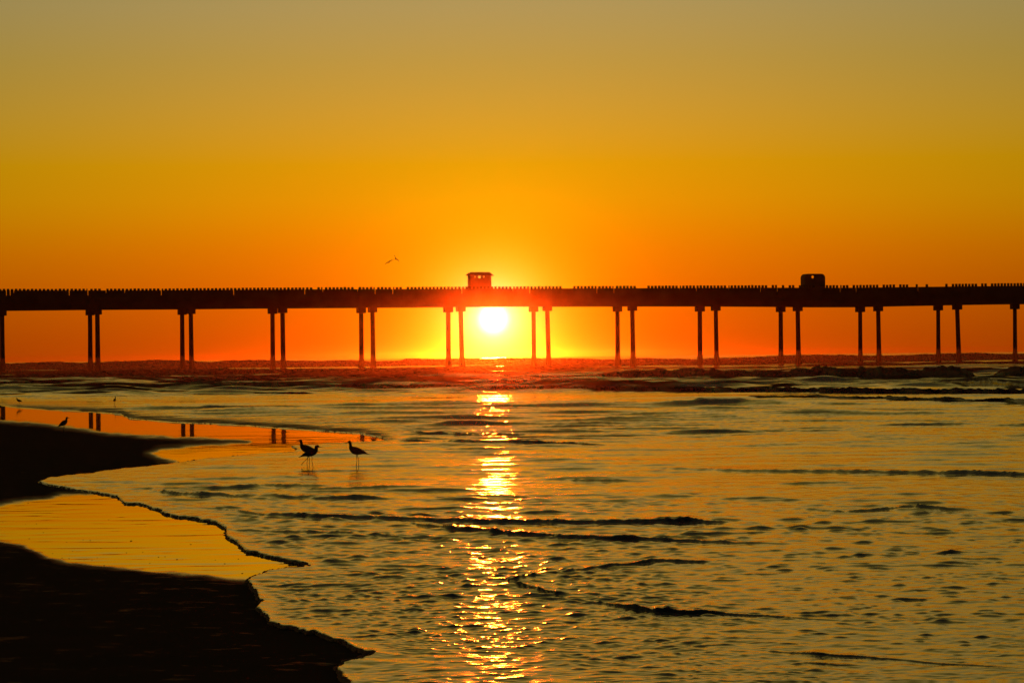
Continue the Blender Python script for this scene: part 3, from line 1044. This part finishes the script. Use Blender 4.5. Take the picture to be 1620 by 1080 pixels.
def wader(name, label, foot, scale, heading, spine, legs, group=None, wing=True):
    """a standing wader; the model faces +x, height 1; heading = turn about z in degrees"""
    bm = bmesh.new()
    loft(bm, [(x, z, d * 1.16, w_ * 1.12) for x, z, d, w_ in spine], None)
    for lg in legs:
        tube(bm, lg, [.016, .011, .010, .011, .009][:len(lg)])
        f = Vector(lg[-1])
        for a in (-.5, 0, .5):
            tube(bm, [f, f + Vector((.07 * math.cos(a), .07 * math.sin(a), -.002))], [.008, .005], 6)
    me_o = obj(name, bm, feather, None, True)
    me_o.location = foot
    me_o.rotation_euler = (0, 0, RAD(heading))
    me_o.scale = (scale,) * 3
    tag(me_o, label, 'bird', group)
    return me_o


UPRIGHT = [(-.50, .49, .006, .012), (-.40, .515, .020, .035), (-.26, .565, .060, .075), (-.08, .60, .115, .110), (.08, .645, .125, .110), (.185, .725, .085, .075),
           (.215, .80, .052, .048), (.225, .875, .045, .042), (.245, .935, .052, .045), (.285, .955, .040, .032), (.325, .945, .016, .013), (.40, .925, .009, .008), (.455, .905, .004, .004)]
LEGS = [[(-.02, .05, .53), (.0, .045, .42), (-.03, .045, .27), (.0, .045, .10), (.0, .045, .012)],
        [(.0, -.05, .53), (-.05, -.045, .40), (-.09, -.045, .26), (-.08, -.045, .10), (-.08, -.045, .012)]]
STRIDE = [[(.02, .05, .53), (.05, .045, .42), (.04, .045, .27), (.07, .045, .10), (.08, .045, .012)],
          [(-.06, -.05, .50), (-.14, -.045, .40), (-.25, -.045, .29), (-.36, -.045, .18), (-.40, -.045, .135)]]
TALL = [(-.40, .40, .006, .012), (-.33, .44, .022, .035), (-.22, .515, .066, .075), (-.07, .60, .115, .110), (.06, .68, .120, .110), (.14, .76, .085, .075),
        (.165, .83, .056, .05), (.175, .89, .05, .045), (.195, .945, .054, .047), (.235, .965, .042, .034), (.275, .955, .017, .014), (.34, .938, .010, .008), (.39, .92, .005, .004)]
HUNCH = [(-.52, .44, .006, .012), (-.42, .475, .020, .035), (-.27, .545, .062, .075), (-.08, .60, .115, .110), (.10, .655, .120, .110), (.20, .73, .085, .080),
         (.225, .80, .065, .060), (.235, .86, .062, .055), (.265, .885, .058, .048), (.315, .88, .042, .034), (.36, .868, .016, .013), (.43, .85, .009, .008), (.50, .835, .004, .004)]
GRP = 'wading birds along the water edge'


def stand(px, py):
    p = at_ground(px, py)
    return (p[0], p[1], p[2] + .012)


def size(px, py, h):
    p = at_ground(px, py)
    return h * p[1] / F


wader('wading_bird', 'slim long-legged wader standing alone in the swash with tail pointing right', stand(564, 740), size(564, 740, 41.5), 180, UPRIGHT, LEGS, GRP)
wader('wading_bird', 'upright wader facing left, half hidden behind the striding wader', stand(486, 736), size(486, 736, 40), 180, UPRIGHT, LEGS, GRP)
wader('wading_bird', 'hunched wader striding right with one leg trailing, in front of the upright wader', stand(492, 741), size(492, 741, 38), 0, HUNCH, STRIDE, GRP)
ONE = [LEGS[0]]
wader('wading_bird', 'wader on dark sand at the edge of the orange wet strip facing right', stand(101, 686), size(101, 686, 25.5), 20, [(x, z, d * 1.06, w_ * 1.06) for x, z, d, w_ in TALL], [LEGS[0], [(p[0] + .085, p[1], p[2]) for p in LEGS[1]]], GRP)
wader('wading_bird', 'tiny hunched wader facing left in pale shallow water nearest the left edge pile', stand(30, 642), size(30, 642, 13), 170, HUNCH, LEGS, GRP)
wader('wading_bird', 'tiny wader seen end-on in shallow water below the second pair of piles', stand(181.5, 642), size(181.5, 642, 14.5), 80, UPRIGHT, LEGS, GRP)
wader('wading_bird', 'wader cut off by the left edge of the picture at the wet strip', stand(0, 652), size(0, 652, 14), 150, HUNCH, LEGS, GRP)


def gull(label, px, py, Y, span, heading, bank, lift, droop):
    span *= 1.35
    bm = bmesh.new()
    loft(bm, [(-.22, 0, .004, .03), (-.15, .0, .015, .03), (-.03, 0, .045, .045), (.10, .0, .045, .045), (.18, .015, .035, .033), (.235, .015, .02, .018), (.28, .005, .006, .006)], None, 10)
    for s in (-1, 1):
        prev = None
        for f, ch, z, sw in ((.03, .085, .02, .05), (.22, .085, .02 + lift * .6, .06), (.36, .07, .02 + lift * (1 - droop * .4), .02), (.5, .012, .02 + lift * (1 - droop), -.07)):
            row = [bm.verts.new(v) for v in ((sw + ch, s * f, z), (sw, s * f, z + .022), (sw - ch, s * f, z), (sw, s * f, z - .012))]
            if prev:
                for i in range(4):
                    bm.faces.new((prev[i], prev[(i + 1) % 4], row[(i + 1) % 4], row[i]))
            else:
                bm.faces.new(row)
            prev = row
        bm.faces.new(prev)
    o = obj('flying_gull', bm, feather, None, True)
    o.location = at_depth(px, py, Y)
    o.rotation_euler = (RAD(bank), RAD(-38), RAD(heading))
    o.scale = (span,) * 3
    tag(o, label, 'bird', 'gulls in the air')


gull('gull high over the pier with raised wing, the upper of the two close together', 625.5, 409.5, 430, 1.05, 82, 62, .16, .3)
gull('gull high over the pier with level slanting wings, the lower left of the pair', 615.5, 414.8, 432, 1.15, 84, -32, .02, .6)
gull('gull skimming the waves just left of the third pair of piles', 421, 578.3, 300, .8, 75, -25, .10, .2)
gull('gull with arched wings gliding low over the waves right of the third pair of piles', 475.5, 580.5, 300, .72, 85, 0, .08, 2.2)

# ------------------------------------------------------------------ foam along the swash edge, shell bits on the wet sand
def foam_material():
    m = bpy.data.materials.new('sea_foam')
    m.use_nodes = True
    nt = m.node_tree
    t = NT(nt)
    b = nt.nodes['Principled BSDF']
    b.inputs['Base Color'].default_value = (.40, .35, .31, 1)
    b.inputs['Roughness'].default_value = .55
    b.inputs['Specular IOR Level'].default_value = .3
    tr = t.n('ShaderNodeBsdfTranslucent')
    tr.inputs[0].default_value = (.88, .76, .66, 1)
    mx = t.n('ShaderNodeMixShader')
    mx.inputs[0].default_value = .70
    nt.links.new(b.outputs[0], mx.inputs[1])
    nt.links.new(tr.outputs[0], mx.inputs[2])
    nt.links.new(mx.outputs[0], nt.nodes['Material Output'].inputs[0])
    return m


def build_foam():
    tmp = bmesh.new()
    bmesh.ops.create_icosphere(tmp, subdivisions=1, radius=1.0)
    sv = np.array([v.co[:] for v in tmp.verts])
    sf = np.array([[v.index for v in f.verts] for f in tmp.faces])
    tmp.free()
    r = np.random.RandomState(4)
    V, Fc = [], []
    base = 0
    for (x0, y0), (x1, y1) in zip(SHORE_F[:-1], SHORE_F[1:]):
        if y0 > 1160 or x0 < -60:
            continue
        L = math.hypot(x1 - x0, y1 - y0)
        nb = max(1, int(L / 1.1))
        thick = .5 + .5 * float(noise(np.array([x0 / 23.]), np.array([y0 / 17.]), 70)[0])
        if y0 < 705 and r.rand() < .4:
            continue
        amt = float(np.interp(y0, [640, 700, 760, 830, 1000, 1100], [.35, .38, .42, .55, .85, 1.0]))
        for k in range(nb * 2):
            f = r.rand()
            back = abs(r.normal(0, 1.0)) * (.9 + 1.6 * thick * max(0, amt - .5))
            px_ = x0 + (x1 - x0) * f + r.normal(0, .8) + back * .7
            py_ = y0 + (y1 - y0) * f + r.normal(0, .25)
            p = at_ground(px_, py_)
            rad = .78 * (.006 + .011 * r.rand() ** 1.5) * (.7 + .5 * thick) * (.7 + .3 * amt)
            s = np.array([rad * r.uniform(1.2, 2.4), rad * r.uniform(1.2, 2.2), rad * r.uniform(.9, 1.25)])
            V.append(sv * s + p + np.array([0, 0, .003 + rad * .65 * (1 if back < 2 else 1.3)]))
            Fc.append(sf + base)
            base += len(sv)
    V = np.concatenate(V)
    Fc = np.concatenate(Fc)
    o = obj('foam', (V.tolist(), [], Fc.tolist()), foam_material(), None, True)
    o['kind'] = 'stuff'
    o['label'] = 'thin line of brownish foam bubbles along the edge of the swash'
    o['category'] = 'foam'


build_foam()

shell_m = mat('dark_shell', (.06, .05, .04), .8, .2, .3, 30)
SPECKS = [(120, 312, 4), (155, 400, 3), (110, 402, 2), (185, 437, 3), (560, 473, 6), (355, 468, 3), (385, 470, 3), (125, 462, 3), (285, 478, 3), (430, 505, 3), (620, 410, 2), (465, 382, 3),
          (568, 388, 2), (375, 345, 2), (335, 298, 2), (360, 375, 2), (815, 487, 4), (756, 552, 5), (540, 523, 3), (610, 522, 3), (677, 542, 4), (705, 540, 3), (470, 528, 3), (415, 545, 3), (295, 548, 4),
          (265, 545, 3), (180, 523, 3), (225, 527, 3), (310, 517, 3), (360, 555, 2), (920, 555, 3), (960, 570, 4), (1018, 550, 4), (1035, 612, 5), (640, 568, 3), (560, 575, 2), (520, 597, 4), (445, 578, 4), (393, 555, 3)]
protos = []
for k in range(4):
    bm = bmesh.new()
    bmesh.ops.create_icosphere(bm, subdivisions=2, radius=1.0)
    for v in bm.verts:
        q = v.co.copy()
        v.co = Vector((q.x, q.y * .75, max(q.z, -.25) * .5)) * (1 + .28 * float(noise(np.array([q.x * 1.7 + k * 9.]), np.array([q.y * 1.7 + q.z]), 80)[0]))
    bm2 = obj('shell_fragment', bm, shell_m, None, True)
    protos.append(bm2)
for k, (sx, sy, sz_) in enumerate(SPECKS):
    o = protos[k] if k < 4 else protos[k % 4].copy()
    if k >= 4:
        COL.objects.link(o)
    p = at_ground(sx / 2.7, 680 + sy / 2.7)
    o.location = (p[0], p[1], p[2] + .001)
    s = sz_ / 2.7 * p[1] / F * .62
    o.scale = (s * 1.4, s * 1.4, s)
    o.rotation_euler = (0, 0, random.uniform(0, 6.28))
    if sz_ >= 5:
        tag(o, {560: 'largest dark shell bit near the middle of the golden wet sand', 756: 'dark shell bit low on the right part of the golden wet sand',
                1035: 'dark shell bit by the narrow right tip of the golden wet sand'}[sx], 'shell', 'shell bits on the wet sand')
    else:
        tag(o, 'small dark shell bit lying scattered on the golden wet sand', 'shell', 'shell bits on the wet sand')

# ------------------------------------------------------------------ sunlit sea haze
bm = bmesh.new()
bmesh.ops.create_cube(bm, size=1.0)
haze = obj('haze', bm, bpy.data.materials.new('sea_haze'))
haze.scale = (42000, 13000, 24.0)
haze.location = (0, 6000, 24.0 / 2 - 4.0)
haze['kind'] = 'stuff'
haze['label'] = 'warm morning sea haze lit by the low sun'
haze['category'] = 'haze'
hm = haze.data.materials[0]
hm.use_nodes = True
hm.node_tree.nodes.clear()
h_ = NT(hm.node_tree)
vol = h_.n('ShaderNodeVolumePrincipled')
vol.inputs['Color'].default_value = (1.0, .58, .36, 1)
vol.inputs['Density'].default_value = 0.65e-4
vol.inputs['Anisotropy'].default_value = 0.985
ho = h_.n('ShaderNodeOutputMaterial')
hm.node_tree.links.new(vol.outputs[0], ho.inputs['Volume'])

# fine spray hanging over the breakers, backlit by the sun
bm = bmesh.new()
bmesh.ops.create_cube(bm, size=1.0)
spray = obj('sea_spray', bm, bpy.data.materials.new('sea_spray_mist'))
spray.scale = (700, 275, 2.3)
spray.location = (0, 292, .75)
spray['kind'] = 'stuff'
spray['label'] = 'low orange spray drifting over the breaking surf'
spray['category'] = 'spray'
sm = spray.data.materials[0]
sm.use_nodes = True
sm.node_tree.nodes.clear()
s_ = NT(sm.node_tree)
vol = s_.n('ShaderNodeVolumePrincipled')
vol.inputs['Color'].default_value = (1.0, .72, .5, 1)
vol.inputs['Density'].default_value = 2.3e-4
vol.inputs['Anisotropy'].default_value = 0.92
so = s_.n('ShaderNodeOutputMaterial')
sm.node_tree.links.new(vol.outputs[0], so.inputs['Volume'])
